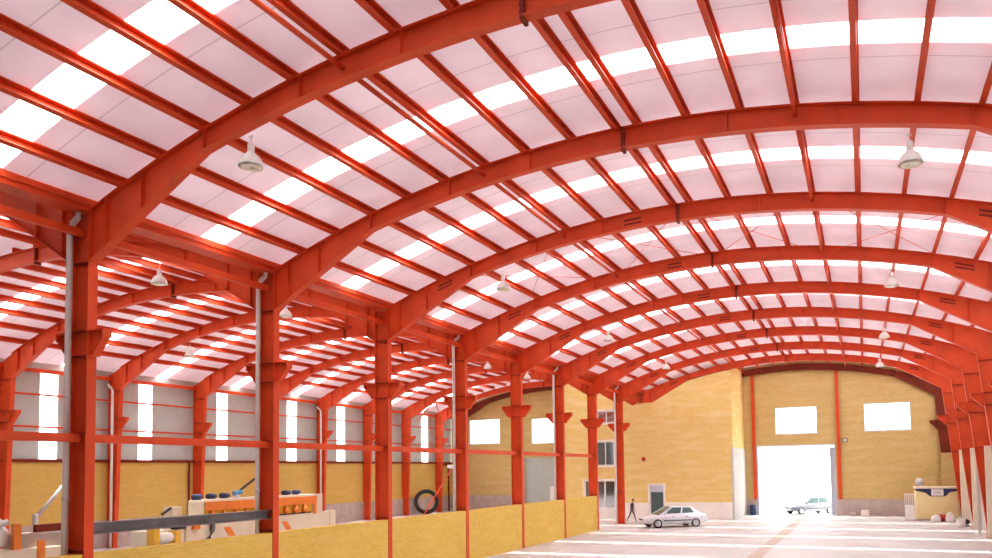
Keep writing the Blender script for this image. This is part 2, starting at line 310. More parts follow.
# outer walls: brick below, pale cladding above, one upright translucent strip in each bay
def side_wall(x, sgn, zbrick, brickm, name, n0, yend, last):
    th = 0.25; off = lambda i: {2: -.4, 3: -.38, 4: -.46, 5: -.5, 6: .26, 7: .14, 8: .6, 9: 1.1}[i] if sgn < 0 else 0
    pl = lambda u, z, s: (x + sgn * th * s, u, z)
    struct(MB().box(min(x, x + sgn * th), max(x, x + sgn * th), YBACK, yend + 0.3, 0, zbrick).build('wall_' + name, brickm))
    zt = roof_z(x) - 0.02
    holes = [(Y(i) + 2.42 + off(i), Y(i) + 3.46 + off(i) * 1.15, zbrick, zt - 0.45) for i in range(2, last)]
    pl2 = lambda u, z, s: (x + sgn * (0.12 + 0.08 * s), u, z)
    struct(wall_grid([YBACK, yend + 0.3], holes, zbrick, lambda u: zt, pl2).build('wall_%s_cladding' % name, 'clad'))
    for k, h in enumerate(holes):
        o = MB().box(x + sgn * 0.14 if sgn > 0 else x - 0.17, x + 0.17 if sgn > 0 else x - 0.14, h[0], h[1], h[2], h[3]).build('window_%d' % (n0 + k), 'milky', None, (x, h[0], h[2])); struct(o)
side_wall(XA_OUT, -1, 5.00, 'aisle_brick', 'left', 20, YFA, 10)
side_wall(XR_OUT, 1, 5.10, 'wallgrey', 'right', 8, YFAR, 10)
struct(MB().box(5.55, XR_OUT, Y(10) - 0.35, Y(10) - 0.13, 0, 5.0).build('wall_right_end_pier', 'far_brick', None, (XR_OUT, Y(10), 0)))
for i in range(2, 10): struct(MB().box(6.17, XR_OUT, Y(i) - 0.42, Y(i) - 0.13, 0, 5.10).build('wall_right_pier', 'cream', None, (XR_OUT, Y(i), 0)))
struct(MB().box(XA_OUT, XA_OUT + 0.05, YBACK, YFA, 0, 1.6).build('baseboard_left', 'plaster'))
struct(wall_grid(steps(XA_OUT, XR_OUT, 80), [], 0, lambda u: roof_z(u) - 0.01, lambda u, z, s: (u, YBACK - 0.3 * s, z)).build('wall_back', 'grey'))  # unseen end wall, left closed and dark so less light reaches the webs

# low brick wall between the columns of the inner row, one panel per bay
for i in range(0, 7):
    struct(MB().box(XL - 0.33, XL - 0.02, Y(i) + 0.13, Y(i + 1) - 0.13, 0, 2.32).build('wall_partition', 'brick', None, (XL, Y(i), 0)))

# roof sheets with gaps where the translucent strips lie
SK = (3.12, 3.96)
def roof(xc, a, b, i0, name, yend, last):
    mb = MB(); n = 36
    xs = [xc + a + (b - a) * k / n for k in range(n + 1)]
    edges = [YBACK - 0.3]
    for i in range(i0, last): edges += [Y(i) + SK[0], Y(i) + SK[1]]
    edges.append(yend + 0.3)
    for k in range(0, len(edges), 2):
        mb.strip([(x, zsheet(x - xc) + 0.05) for x in xs], [(x, zsheet(x - xc)) for x in xs], edges[k], edges[k + 1])
    struct(mb.build(name, 'sheet'))
roof(XC, -16.85 - XC, XR_OUT + 0.25 - XC, 0, 'ceiling', YFAR, 10)
roof(XA, XA_OUT - 0.25 - XA, -17.37 - XA, 1, 'ceiling_aisle', YFA, 10)

# far posts that carry the gable
for x, zt, which in ((-8.78, 11.2, 'left'), (-1.94, 11.2, 'right')):
    t = thing('gable_post', 'slim dark red steel post on far brick wall just %s of the bright gateway' % which, 'post', (x, YFAR, 0), 0, 'gable posts on the far wall')
    MB().box(x - 0.13, x + 0.13, YFAR - 0.03, YFAR - 0.012, 1.33, roof_z(x) - 0.3).box(x - 0.13, x + 0.13, YFAR - 0.2, YFAR - 0.18, 1.33, roof_z(x) - 0.3).build('flange', 'steel', t, t.location)
    MB().box(x - 0.01, x + 0.01, YFAR - 0.18, YFAR - 0.03, 1.33, roof_z(x) - 0.3).build('web', 'steel', t, t.location)

# ------------------------------------------------------------------ inner column row
def col_row(label, y):
    t = thing('steel_column', label, 'column', (XL - 0.31, y, 0), 0, 'columns of the inner row')
    h = 0.12
    MB().box(0.29, 0.31, -h, h, 0.0, 10.46).build('flange', 'steel', t)
    MB().box(-0.31, -0.29, -h, h, 0.0, 10.46).build('flange', 'steel', t)
    MB().box(-0.29, 0.29, -0.009, 0.009, 0.0, 10.46).build('web', 'steel', t)
    for s in (-1, 1):
        m = MB().prism([(s * 0.31, 7.0), (s * 0.46, 7.0), (s * 0.80, 7.42), (s * 0.80, 7.58), (s * 0.31, 7.58)][::s], -0.012, 0.012)
        m.box(min(s * 0.31, s * 0.82), max(s * 0.31, s * 0.82), -h, h, 7.58, 7.61)
        m.prism([(s * 0.31, 6.98), (s * 0.46, 6.98), (s * 0.82, 7.41), (s * 0.82, 7.44), (s * 0.45, 7.01), (s * 0.31, 7.01)], -h * 0.8, h * 0.8)
        m.box(s * 0.82 - 0.012, s * 0.82 + 0.012, -h, h, 7.40, 7.61)
        m.build('corbel', 'steel', t)
    m = MB()
    for z in (7.0, 7.6, 9.25, 5.15, 2.4):
        m.box(-0.29, 0.29, -h + 0.005, h - 0.005, z - 0.01, z + 0.01)
    m.build('stiffener', 'dark_steel', t)
    MB().box(-0.42, 0.30, -0.24, 0.24, 0, 0.03).build('base_plate', 'steel', t)
    return t
cols = ['tall red steel column nearest the camera, with a grey pipe on its left', 'second red column from the camera, at far end of the grey beam', 'third red column from the camera, without any pipe',
        'fourth red column of the inner row, thin grey pipe, right of the big black ring', 'fifth red column of the inner row, between aisle window and next column', 'sixth red column of the inner row, beside the grey roller door',
        'seventh red column of the inner row, standing at the end of the low wall', 'last red column of the inner row, standing free on the floor beside the walking man']
proto = None
for i in range(0, 9):
    lb = cols[i - 1] if i else 'red steel column on the near side of the frame edge, before the nearest in view'
    if i == 0: proto = col_row(lb, Y(0))
    else: dup(proto, lb, (XL - 0.31, Y(i), 0))

# ------------------------------------------------------------------ tapered columns along the outer walls
def outer_col(name_label, x_wall, s, y, knee_x, cat_group, paint='steel'):
    # s = +1: wall on the right; inner flange leans from the floor near the wall to the knee
    t = thing('tapered_column', name_label, 'column', (x_wall, y, 0), 0, cat_group)
    kz = 9.55 if s > 0 else 9.25
    b_out, b_in = -s * 0.02, -s * ((0.38 if paint == 'steel' else 0.7) if s > 0 else 0.62); k = knee_x - x_wall; h = 0.12
    zt = roof_z(x_wall - s * 0.05) - 0.30; ztk = roof_z(knee_x) - 0.26
    MB().prism([(b_out - s * 0.02, 0), (b_in, 0), (k, kz), (k, ztk), (b_out - s * 0.02, zt)], -0.008, 0.008).build('web', paint, t)
    MB().prism([(b_in, 0), (b_in - s * 0.02, 0), (k - s * 0.02, kz), (k, kz)], -h, h).build('flange', paint, t)
    MB().box(min(b_out, b_out - s * 0.02), max(b_out, b_out - s * 0.02), -h, h, 0, zt).build('flange', paint, t)
    f = lambda z: b_in + (k - b_in) * z / kz
    m = MB()
    for z in (3.0, 5.0, 7.0, 7.6, 9.2): m.box(min(f(z), b_out), max(f(z), b_out), -h + 0.005, h - 0.005, z - 0.01, z + 0.01)
    m.build('stiffener', 'dark_steel', t)
    a = f(7.3)
    m = MB().prism([(f(6.95), 6.95), (f(6.95) - s * 0.12, 6.95), (a - s * 0.55, 7.42), (a - s * 0.55, 7.58), (f(7.58), 7.58)], -0.012, 0.012)
    m.box(min(f(7.6), a - s * 0.57), max(f(7.6), a - s * 0.57), -h, h, 7.58, 7.61).prism([(f(6.95), 6.93), (f(6.95) - s * 0.12, 6.93), (a - s * 0.57, 7.41), (a - s * 0.57, 7.44), (f(6.95) - s * 0.12, 6.96), (f(6.95), 6.96)], -h * .8, h * .8).box(a - s * 0.57 - 0.012, a - s * 0.57 + 0.012, -h, h, 7.4, 7.61)
    m.build('corbel', paint, t)
    MB().box(min(b_out, b_in - s * 0.1), max(b_out, b_in - s * 0.1), -0.2, 0.2, 0, 0.03).build('base_plate', paint, t)
    return t
KR, KA = XC + 10.67, XA - 11.40
p = None
for i in range(1, 11):
    n = ['', 'farthest, in the corner by the far wall', 'second from the far wall, behind the yellow kiosk', 'third from the far wall, right of the yellow kiosk', 'fourth from the far wall', 'fifth from the far wall', 'sixth from the far wall', 'seventh from the far wall', 'eighth from the far wall', 'ninth from the far wall', 'tenth from the far wall'][11 - i]
    lb = ('tapered red column on the right-hand wall, ' if i < 10 else 'dark tapered red column on the right-hand wall, ') + n
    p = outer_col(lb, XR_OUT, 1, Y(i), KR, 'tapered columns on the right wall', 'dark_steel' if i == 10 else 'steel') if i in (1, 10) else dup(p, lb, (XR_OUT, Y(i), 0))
p = None
for i in range(2, 11):
    lb = 'tapered red column on the outer wall of the left aisle, %s from the left edge of the picture' % ORD[max(i - 2, 0)] if i > 2 else 'tapered red column on the outer aisle wall beyond the left picture edge'
    if i == 10: lb = 'tapered red column in the far left corner of the aisle, right of the last light strip'
    p = outer_col(lb, XA_OUT, -1, Y(i), KA, 'tapered columns of the aisle wall') if p is None else dup(p, lb, (XA_OUT, Y(i), 0))

# ------------------------------------------------------------------ arched rafters
def rafter(label, xc, y, a, b, ka, kb, grp, cut_a=None, cut_b=None, slots=True, paint='steel'):
    """a, b: ends (offset from the middle); ka, kb: where the knee lies each side"""
    t = thing('arched_rafter', label, 'rafter', (xc, y, 0), 0, grp)
    xs = sorted(set([round(a + (b - a) * k / 56, 4) for k in range(57)] + [-7.78, 7.78]))
    kn = lambda d: ka if d < 0 else kb
    def zt(d):
        z = ztop(d)
        return z
    top = [(d, zt(d)) for d in xs]; bot = [(d, zbot(d, kn(d))) for d in xs]; h = 0.12
    MB().strip([(d, z - 0.02) for d, z in top], [(d, z + 0.02) for d, z in bot], -0.007, 0.007).build('web', paint, t)
    MB().strip(bot and [(d, z + 0.02) for d, z in bot], bot, -h, h).build('bottom_flange', paint, t)
    MB().strip(top, [(d, z - 0.02) for d, z in top], -h, h).build('top_flange', paint, t)
    for d in (-10.9, -9.7, -7.78, -5.1, -2.6, 2.6, 5.1, 7.78, 9.7, 10.7):
        if d <= a + 0.05 or d >= b - 0.05: continue
        MB().box(d - 0.008, d + 0.008, -h + 0.01, -0.007, zbot(d, kn(d)) + 0.02, zt(d) - 0.02).box(d - 0.008, d + 0.008, 0.007, h - 0.01, zbot(d, kn(d)) + 0.02, zt(d) - 0.02).build('stiffener', paint, t)
    m = MB().box(-0.035, -0.005, -h, h, 12.19, 12.80).box(0.005, 0.035, -h, h, 12.19, 12.80)
    for z in (12.35, 12.50, 12.66):
        for yy in (-0.075, 0.075): m.box(-0.065, 0.065, yy - 0.018, yy + 0.018, z - 0.018, z + 0.018)
    m.build('ridge_splice', 'dark_steel', t)
    for d in (-8.9, -1.55, 8.9) if slots else ():
        if d < a or d > b: continue
        sl = -2 * d / 57.0; c = Vector((d, ztop(d) - 0.30))
        m = MB()
        for off in (-0.07, 0.07): m.add([(c.x + u, yy, c.y + u * sl + off + v) for yy in (-0.028, -0.007) for u, v in ((-0.30, -0.03), (0.30, -0.03), (0.30, 0.03), (-0.30, 0.03))],
                                        [(0, 1, 2, 3), (7, 6, 5, 4), (0, 4, 5, 1), (1, 5, 6, 2), (2, 6, 7, 3), (3, 7, 4, 0)])
        m.build('splice_plate', 'dark_steel', t)
    return t
A0, A1 = XL - XC, KR - XC   # the right end meets its column a little higher than the left
proto = None
for i in range(0, 11):
    lb = ('%s red arched rafter of the main hall, counted from the camera' % ORD[i]) if 0 < i < 10 else ('dark red arched rafter of the main hall against the far brick wall' if i == 10 else 'red arched rafter of the main hall overhead, just behind the picture edge')
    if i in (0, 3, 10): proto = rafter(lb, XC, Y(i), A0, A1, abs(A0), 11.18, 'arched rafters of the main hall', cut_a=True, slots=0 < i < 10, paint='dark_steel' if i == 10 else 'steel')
    else: dup(proto, lb, (XC, Y(i), 0))
B0, B1 = KA - XA, XL - 0.62 - XA
proto = None
for i in range(1, 12):
    lb = ('red arched rafter of the left aisle, ending at the %s inner column from the camera' % ORD[i]) if i < 9 else ('red arched rafter of the left aisle, %s the far brick wall' % ('second before' if i == 9 else 'last before') if i < 11 else 'dark red arched rafter of the left aisle against its far brick wall')
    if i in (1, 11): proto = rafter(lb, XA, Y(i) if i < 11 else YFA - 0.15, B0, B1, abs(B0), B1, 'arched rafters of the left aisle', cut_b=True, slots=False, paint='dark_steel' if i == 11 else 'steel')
    else: dup(proto, lb, (XA, Y(i), 0))

# ------------------------------------------------------------------ purlins, struts, gutter
DX = [0.28, 1.53, 2.84, 4.10, 5.40, 6.65, 7.88, 9.2, 10.47]
def purlin_mesh():
    m = MB(); L = BAY; z = 0.26; f = 0.115; t = 0.012
    m.box(-t / 2, t / 2, 0, L, 0, z).box(-t / 2, f, 0, L, 0, t).box(-t / 2, f, 0, L, z - t, z).box(f - t, f, 0, L, t, 0.035).box(f - t, f, 0, L, z - 0.035, z - t)
    o = m.build('roof_purlin', 'steel'); return o
base = purlin_mesh(); first = True
def place_purlins(xc, bays, hall, grp):
    global first
    for i in bays:
        for s in (-1, 1):
            if (hall == 'main hall' and i == 0 and s > 0) or (hall == 'left aisle' and i == 1 and s < 0): continue   # out of the picture
            for k, d in enumerate(DX):
                o = base if first else base.copy()
                if not first: COL.objects.link(o)
                first = False
                dx = s * d; ang = math.atan(2 * dx / 57.0)
                o.location = (xc + dx, Y(i), ztop(dx) + 0.003); o.rotation_euler = (0, ang, 0)
                side = 'left' if s < 0 else 'right'
                pos = 'lowest purlin' if k == 8 else ('ridge purlin' if k == 0 else 'purlin, %s from the ridge' % ORD[k])
                where = 'roof bay nearest the camera' if i == min(bays) else 'roof bay %s from the camera' % ORD[i - min(bays) + 1]
                tag(o, 'red %s, %s slope, %s, %s' % (pos, side, where, hall), 'purlin', grp)
place_purlins(XC, range(0, 10), 'main hall', 'roof purlins of the main hall')
place_purlins(XA, range(1, 10), 'left aisle', 'roof purlins of the left aisle')
# round struts under two purlin lines of the main hall
b = None
for i in range(0, 10):
    for s in (-1, 1):
        d = s * 4.10
        lb = 'round red strut tube under the %s slope in the %s main-hall bay from the camera' % ('left' if s < 0 else 'right', ORD[i + 1])
        if b is None: b = MB().tube([(0, 0.013, 0), (0, BAY - 0.013, 0)], 0.055, 12).build('strut_tube', 'steel', None, (0, 0, 0), True); o = b
        else: o = b.copy(); COL.objects.link(o)
        o.location = (XC + d + 0.07, Y(i), 12.30); tag(o, lb, 'strut', 'round struts between rafters')
# translucent skylight strips
for xc, a, e, bays, hall in ((XC, -16.85 - XC, XR_OUT + 0.25 - XC, range(0, 10), 'main hall'), (XA, XA_OUT - 0.25 - XA, -17.37 - XA, range(1, 10), 'left aisle')):
    b = None; n = 36; xs = [a + (e - a) * k / n for k in range(n + 1)]
    for i in bays:
        lb = ('bright translucent skylight strip arching across the %s, %s from the camera' % (hall, ORD[i + 1])) if i >= 0 else 'translucent skylight strip of the %s roof behind the camera' % hall
        if b is None: b = MB().strip([(d, zsheet(d) + 0.035) for d in xs], [(d, zsheet(d) + 0.015) for d in xs], 0, SK[1] - SK[0]).build('skylight_strip', 'milky'); o = b
        else: o = b.copy(); COL.objects.link(o)
        o.location = (xc, Y(i) + SK[0], 0); tag(o, lb, 'skylight', 'skylight strips of the ' + hall)
# valley gutter over the column row
g = thing('valley_gutter', 'long red valley gutter beam running along the tops of the inner columns', 'gutter', (-17.1, YBACK, 10.47))
MB().box(-16.89, -16.86, YBACK, YFAR, 10.47, 10.81).build('side_plate', 'steel', g, g.location)
MB().box(-17.36, -17.33, YBACK, YFAR, 10.47, 10.93).build('side_plate', 'steel', g, g.location)
MB().box(-17.33, -16.89, YBACK, YFAR, 10.47, 10.50).build('bottom_plate', 'steel', g, g.location)
MB().box(-16.86, -16.82, YBACK, YFAR, 10.62, 10.73).box(-16.86, -16.81, YBACK, YFAR, 10.47, 10.50).build('lip', 'steel', g, g.location)
b = None
for i in range(0, 8):
    lb = 'horizontal red strut high between the inner columns below the gutter, %s bay from the camera' % ORD[i + 1]
    if b is None: b = MB().box(-0.06, 0.06, 0.012, BAY - 0.012, -0.09, 0.09).build('eave_strut', 'steel'); o = b
    else: o = b.copy(); COL.objects.link(o)
    o.location = (XL - 0.31, Y(i), 9.98); tag(o, lb, 'strut', 'eave struts of the inner row')
b = None
for i in range(0, 7):
    lb = 'red tie rail between inner columns at mid height, %s span from the camera' % ORD[i + 1]
    if b is None:
        b = thing('tie_rail', lb, 'rail', (0, 0, 0), 0, 'tie rails of the inner row')
        MB().box(-0.07, 0.07, 0.03, BAY - 0.03, -0.1, 0.1).build('rail', 'steel', b)
        MB().box(-0.13, 0.13, 0.012, 0.03, -0.15, 0.15).build('end_plate', 'steel', b)
        MB().box(-0.13, 0.13, BAY - 0.03, BAY - 0.012, -0.15, 0.15).build('end_plate', 'steel', b); o = b
    else: o = dup(b, lb, (0, 0, 0))
    o.location = (XL - 0.31, Y(i), 5.05)
# girts on the outer walls
for z, lb in ((5.06, 'dark red sill girt along the top of the aisle brick wall'), (6.88, 'lower thin red girt across the pale cladding of the aisle wall'), (8.62, 'upper thin red girt across the pale cladding of the aisle wall')):
    hh = 0.09 if z < 6 else 0.05
    tag(MB().box(XA_OUT + 0.001, XA_OUT + 0.10, Y(1), YFA - 0.02, z - hh, z + hh).build('wall_girt', 'dark_steel' if z < 6 else 'steel', None, (XA_OUT, Y(1), z)), lb, 'girt', 'girts of the aisle wall')
tag(MB().box(XA_OUT, XA_OUT + 0.22, YBACK, YFA - 0.02, roof_z(XA_OUT) - 0.62, roof_z(XA_OUT) - 0.42).build('eave_beam', 'steel', None, (XA_OUT, YBACK, 9.7)), 'red eave beam along the top of the pale aisle wall', 'beam')
tag(MB().box(XR_OUT - 0.16, XR_OUT, YBACK, YFAR - 0.02, roof_z(XR_OUT) - 0.62, roof_z(XR_OUT) - 0.42).build('eave_beam', 'steel', None, (XR_OUT, YBACK, 9.7)), 'red eave beam along the top of the right-hand wall', 'beam')
for z, lb in ((6.9, 'lower red girt on the right-hand wall'), (8.6, 'upper red girt on the right-hand wall')):
    tag(MB().box(XR_OUT - 0.05, XR_OUT + 0.12, YBACK, YFAR - 0.02, z - 0.06, z + 0.06).build('wall_girt', 'steel', None, (XR_OUT, YBACK, z)), lb, 'girt', 'girts of the right wall')

# thin crossed bracing rods in the third bay of the main roof
bz = lambda d: ztop(d) - 0.16
for j, (d0, d1) in enumerate(((-8.3, -4.5), (-3.8, 0.0), (0.1, 3.8), (4.5, 8.3))):
    for s in (0, 1):
        a, e = (d0, d1) if s == 0 else (d1, d0)
        tag(MB().tube([(XC + a, Y(3) + 0.02, bz(a)), (XC + e, Y(4) - 0.02, bz(e) - 0.03 * s)], 0.011, 6).build('bracing_rod', 'steel', None, (XC + a, Y(3), bz(a))),
            'thin bracing rod leaning %s, %s crossed pair from left, third main roof bay' % ('right' if s == 0 else 'left', ORD[j + 1]), 'bracing rod', 'crossed roof bracing rods')
tag(MB().tube([(-39.2, 60.2, 9.0), (-38.9, 62.6, 11.0)], 0.05, 8).build('brace', 'steel', None, (-39.2, 60.2, 9.0)), 'slanting red brace high in the last aisle bay, rising to the right', 'brace', 'corner braces')
tag(MB().tube([(-38.9, 62.9, 11.0), (-39.4, 66.0, 8.3)], 0.05, 8).build('brace', 'steel', None, (-38.9, 62.9, 11.0)), 'slanting red brace high in the last aisle bay, falling to the right', 'brace', 'corner braces')

# ------------------------------------------------------------------ rain pipes
def downpipe(x, y, ztopp, zbot_, label, dx=0.3, r=0.072, grp='rain pipes on the columns'):
    t = thing('downpipe', label, 'pipe', (x, y, zbot_), 0, grp)
    pts = [(dx, 0, ztopp - zbot_ + 0.28), (dx * .9, 0, ztopp - zbot_ + 0.16), (dx * 0.35, 0, ztopp - zbot_ + 0.04), (0, 0, ztopp - zbot_ - 0.14), (0, 0, 0)]
    MB().tube(pts, r, 14).build('pipe', 'pipe', t, (0, 0, 0), True)
    for z in (1.2, 3.6, 6.0): MB().lathe([(r + 0.012, z), (r + 0.012, z + 0.05)], 14).build('pipe_clamp', 'silver', t)
    return t
for i, lb in ((1, 'thick grey rain pipe down the left side of the nearest red column'), (2, 'grey rain pipe down the left side of the second red column'), (4, 'thin grey rain pipe beside the fourth red column'), (6, 'thin pale rain pipe beside the sixth red column'), (8, 'thin pale rain pipe beside the last free-standing red column')):
    downpipe(XL - 0.56, Y(i) - 0.20, 10.175, 0.0, lb)
for i, lb in ((4, 'pale rain pipe on the aisle wall, right behind the nearest inner column'), (7, 'pale rain pipe on the aisle wall just left of the third inner column')):
    downpipe(XA_OUT + 0.55, Y(i) - 0.25, 9.3, 0.0, lb, -0.35, 0.075, 'rain pipes of the aisle wall')
downpipe(5.98, Y(7) + 1.45, 9.6, 0.0, 'white rain pipe on the right-hand wall among the tapered columns', 0.3, 0.08)
tag(MB().tube([(XA_OUT + 0.12, 35.56, 4.97), (XA_OUT + 0.12, 35.56, 0.0)], 0.06, 10).build('drain_pipe', 'dark_steel', None, (XA_OUT + 0.12, 35.56, 0)), 'thin dark red pipe down the aisle brick wall above the cream machine', 'pipe')
tag(MB().tube([(XA_OUT + 0.16, 66.3, 4.85), (XA_OUT + 0.16, 68.0, 4.85), (XA_OUT + 0.16, 68.25, 4.75), (XA_OUT + 0.16, 68.35, 4.5), (XA_OUT + 0.16, 68.35, 0.0)], 0.09, 10).build('drain_pipe', 'dark_steel', None, (XA_OUT + 0.16, 68.35, 0), True), 'dark bent pipe on the aisle wall right of the big black ring', 'pipe')

# ------------------------------------------------------------------ lamps hanging from the rafters
def lamp(label, x, y, z):
    t = thing('high_bay_lamp', label, 'lamp', (x, y, z), 0, 'bell-shaped hall lamps')
    MB().lathe([(0.30, -0.16), (0.295, -0.13), (0.265, -0.02), (0.20, 0.09), (0.12, 0.16), (0.10, 0.19), (0.095, 0.19), (0.11, 0.15), (0.19, 0.075), (0.25, -0.03), (0.285, -0.15)], 28).build('shade', 'lamp', t, (0, 0, 0), True)
    MB().lathe([(0.28, -0.165), (0.2, -0.19), (0.0001, -0.20), (0.0001, -0.15), (0.28, -0.15)], 28).build('cover', 'lamp_glass', t, (0, 0, 0), True)
    MB().lathe([(0.07, 0.19), (0.085, 0.21), (0.085, 0.40), (0.06, 0.43), (0.0001, 0.43)], 20).build('ballast', 'lamp', t, (0, 0, 0), True)
    t.scale = (0.88, 0.88, 0.88)
    MB().tube([(0, 0, 0.43), (0, 0, 0.62)], 0.012, 8).tube([(-0.05, 0, 0.62), (-0.05, 0, 0.58), (0, 0, 0.55), (0.05, 0, 0.58), (0.05, 0, 0.62)], 0.01, 6).build('hanger', 'silver', t)
    return t
lampz = 10.84
L1 = 'white bell lamp under the left slope of the main hall, %s from the camera'
L2 = 'white bell lamp under the right slope of the main hall, %s from the camera'
L3 = 'white bell lamp in the left aisle, %s along its inner row'
t0 = lamp(L1 % 'nearest', -11.85, Y(1), lampz)
for n, i in enumerate((3, 5, 7)): dup(t0, L1 % ORD[n + 2], (-11.85, Y(i), lampz))
for n, i in enumerate((2, 4, 6, 8)): dup(t0, L2 % ORD[n + 1], (1.16, Y(i), lampz))
for n, i in enumerate((2, 3, 4, 6, 7)): dup(t0, L3 % ORD[n + 1], (-22.0, Y(i), lampz))
dup(t0, 'white bell lamp in the left aisle, left of the second inner column', (-34.4, Y(4), lampz + 0.1))

# ------------------------------------------------------------------ floor channel with its covers
k = 0
for j in range(26):
    y0 = 16 + j * 1.75
    tag(MB().box(-5.05, -4.45, y0, y0 + 1.72, 0.0, 0.012).build('channel_cover', 'channel', None, (-4.75, y0, 0)), 'tan cover plate of the floor channel, %s' % ('nearest to the camera' if j == 0 else 'number %d of the row counted from the camera' % (j + 1)), 'cover plate', 'cover plates along the floor channel')

# ------------------------------------------------------------------ grey beam between the first two columns
t = thing('steel_beam', 'long dark grey steel beam lying level between the two nearest red columns', 'beam', (XL - 0.2, Y(1), 2.75))
MB().box(XL - 0.29, XL - 0.27, Y(1) + 0.02, Y(2) - 0.02, 2.76, 3.02).build('web', 'grey', t, t.location)
MB().box(XL - 0.27, XL - 0.13, Y(1) + 0.02, Y(2) - 0.02, 3.00, 3.03).build('flange', 'grey', t, t.location)
MB().box(XL - 0.27, XL - 0.13, Y(1) + 0.02, Y(2) - 0.02, 2.75, 2.78).build('flange', 'grey', t, t.location)

# ------------------------------------------------------------------ stone polishing line in the aisle
MX = -24.4
t = thing('polishing_machine', 'long cream and orange stone polishing machine behind the second red column', 'machine', (MX - 0.6, 25.5, 0)); O = t.location
bevel(MB().box(MX - 1.3, MX, 21.3, 29.7, 0.25, 2.28).build('body', 'mcream', t, O), 0.04)
bevel(MB().box(MX - 0.55, MX - 0.05, 21.85, 22.2, 2.28, 3.12).build('end_housing', 'mcream', t, O), 0.03)
bevel(MB().box(MX - 0.55, MX - 0.05, 28.75, 29.25, 2.28, 3.14).build('end_housing', 'mcream', t, O), 0.03)
bevel(MB().box(MX - 0.55, MX - 0.02, 22.2, 28.75, 2.92, 3.16).build('top_beam', 'mcream', t, O), 0.03)
MB().box(MX - 0.02, MX + 0.01, 22.2, 28.6, 2.70, 3.05).build('stripe_panel', 'orange', t, O)
MB().box(MX - 0.5, MX - 0.15, 22.2, 28.6, 2.28, 2.72).build('inner_guard', 'yellow', t, O)
for k in range(10):
    c = 22.6 + k * 0.6
    MB().lathe([(0.13, 2.30), (0.13, 2.55), (0.07, 2.57), (0.07, 2.70)], 14, (MX - 0.06, c, 0)).build('polishing_head', 'orange', t, O, True)
MB().box(MX - 0.05, MX + 0.03, 22.1, 28.3, 2.27, 2.33).build('rail', 'black', t, O)
MB().box(MX - 0.02, MX + 0.02, 28.6, 28.75, 2.2, 3.05).build('end_post', 'orange', t, O)
for c in (23.45, 26.75):
    MB().prism([(c - 0.32, 1.98), (c + 0.02, 1.98), (c + 0.32, 1.58), (c - 0.02, 1.58)], MX, MX + 0.012, 'x').build('badge', 'orange', t, O)
for c in (22.07, 22.78, 23.47, 27.05, 27.72):
    m = MB().tube([(MX - 0.3, c - 0.20, 3.27), (MX - 0.3, c + 0.14, 3.27)], 0.115, 14).tube([(MX - 0.3, c + 0.14, 3.27), (MX - 0.3, c + 0.20, 3.27)], 0.09, 14).box(MX - 0.4, MX - 0.2, c - 0.15, c + 0.1, 3.14, 3.19)
    m.build('motor', 'navy', t, O, True)
MB().tube([(MX + 0.06, 22.3, 2.34), (MX + 0.10, 22.5, 2.2), (MX + 0.10, 22.48, 1.9), (MX + 0.08, 22.3, 1.55), (MX + 0.06, 22.15, 1.3)], 0.10, 12).build('hose', 'grey', t, O, True)
for c in (21.8, 25.5, 29.2): MB().box(MX - 1.2, MX - 0.1, c - 0.2, c + 0.2, 0, 0.25).build('foot', 'grey', t, O)
bevel(MB().box(MX, MX + 0.16, 21.55, 21.85, 2.0, 2.36).build('sensor_box', 'orange', t, O), 0.02)
t = thing('hoist_arm', 'black slanting arm with a blue joint standing on the cream polishing machine', 'arm', (MX - 0.2, 24.0, 3.16)); O = t.location
MB().tube([(MX - 0.2, 24.0, 3.36), (MX - 0.2, 25.2, 4.05)], 0.05, 10).build('rod', 'black', t, O)
MB().tube([(MX - 0.2, 23.85, 3.34), (MX - 0.2, 24.25, 3.40)], 0.10, 12).build('joint', 'blue', t, O)
MB().lathe([(0.16, 3.162), (0.16, 3.22), (0.09, 3.26), (0.08, 3.33)], 14, (MX - 0.2, 24.0, 0)).build('base', 'silver', t, O)

t = thing('roller_table', 'low cream infeed table with black roller left of the cream polishing machine', 'machine', (MX - 0.6, 20.3, 0)); O = t.location
bevel(MB().box(MX - 1.2, MX - 0.05, 19.85, 21.27, 0.9, 2.06).build('table_body', 'mcream', t, O), 0.03)
MB().tube([(MX - 0.05, 20.7, 2.17), (MX - 0.05, 21.26, 2.17)], 0.10, 14).build('roller', 'black', t, O, True)
bevel(MB().box(MX - 0.7, MX - 0.2, 20.85, 21.28, 2.06, 2.92).build('control_box', 'mcream', t, O), 0.02)
MB().tube([(MX - 0.3, 20.45, 2.66), (MX - 0.3, 20.85, 2.88)], 0.05, 10).build('handle', 'black', t, O)
for c in (20.0, 21.1): MB().box(MX - 1.1, MX - 0.15, c - 0.1, c + 0.1, 0, 0.9).build('leg', 'grey', t, O)
t = thing('gear_motor', 'small white drum motor with yellow end plates, left of the polishing machine', 'motor', (MX + 0.3, 20.0, 0)); O = t.location
MB().box(MX + 0.1, MX + 0.5, 19.5, 19.72, 1.5, 2.2).build('end_plate', 'yellow', t, O)
MB().box(MX + 0.1, MX + 0.5, 20.40, 20.64, 1.5, 2.05).build('end_plate', 'yellow', t, O)
MB().tube([(MX + 0.3, 19.72, 1.82), (MX + 0.3, 19.9, 1.82), (MX + 0.3, 20.2, 1.82), (MX + 0.3, 20.40, 1.82)], [0.14, 0.22, 0.22, 0.16], 16).build('drum', 'white', t, O, True)
MB().box(MX + 0.0, MX + 0.6, 19.55, 20.6, 0.0, 1.5).build('pedestal', 'grey', t, O)
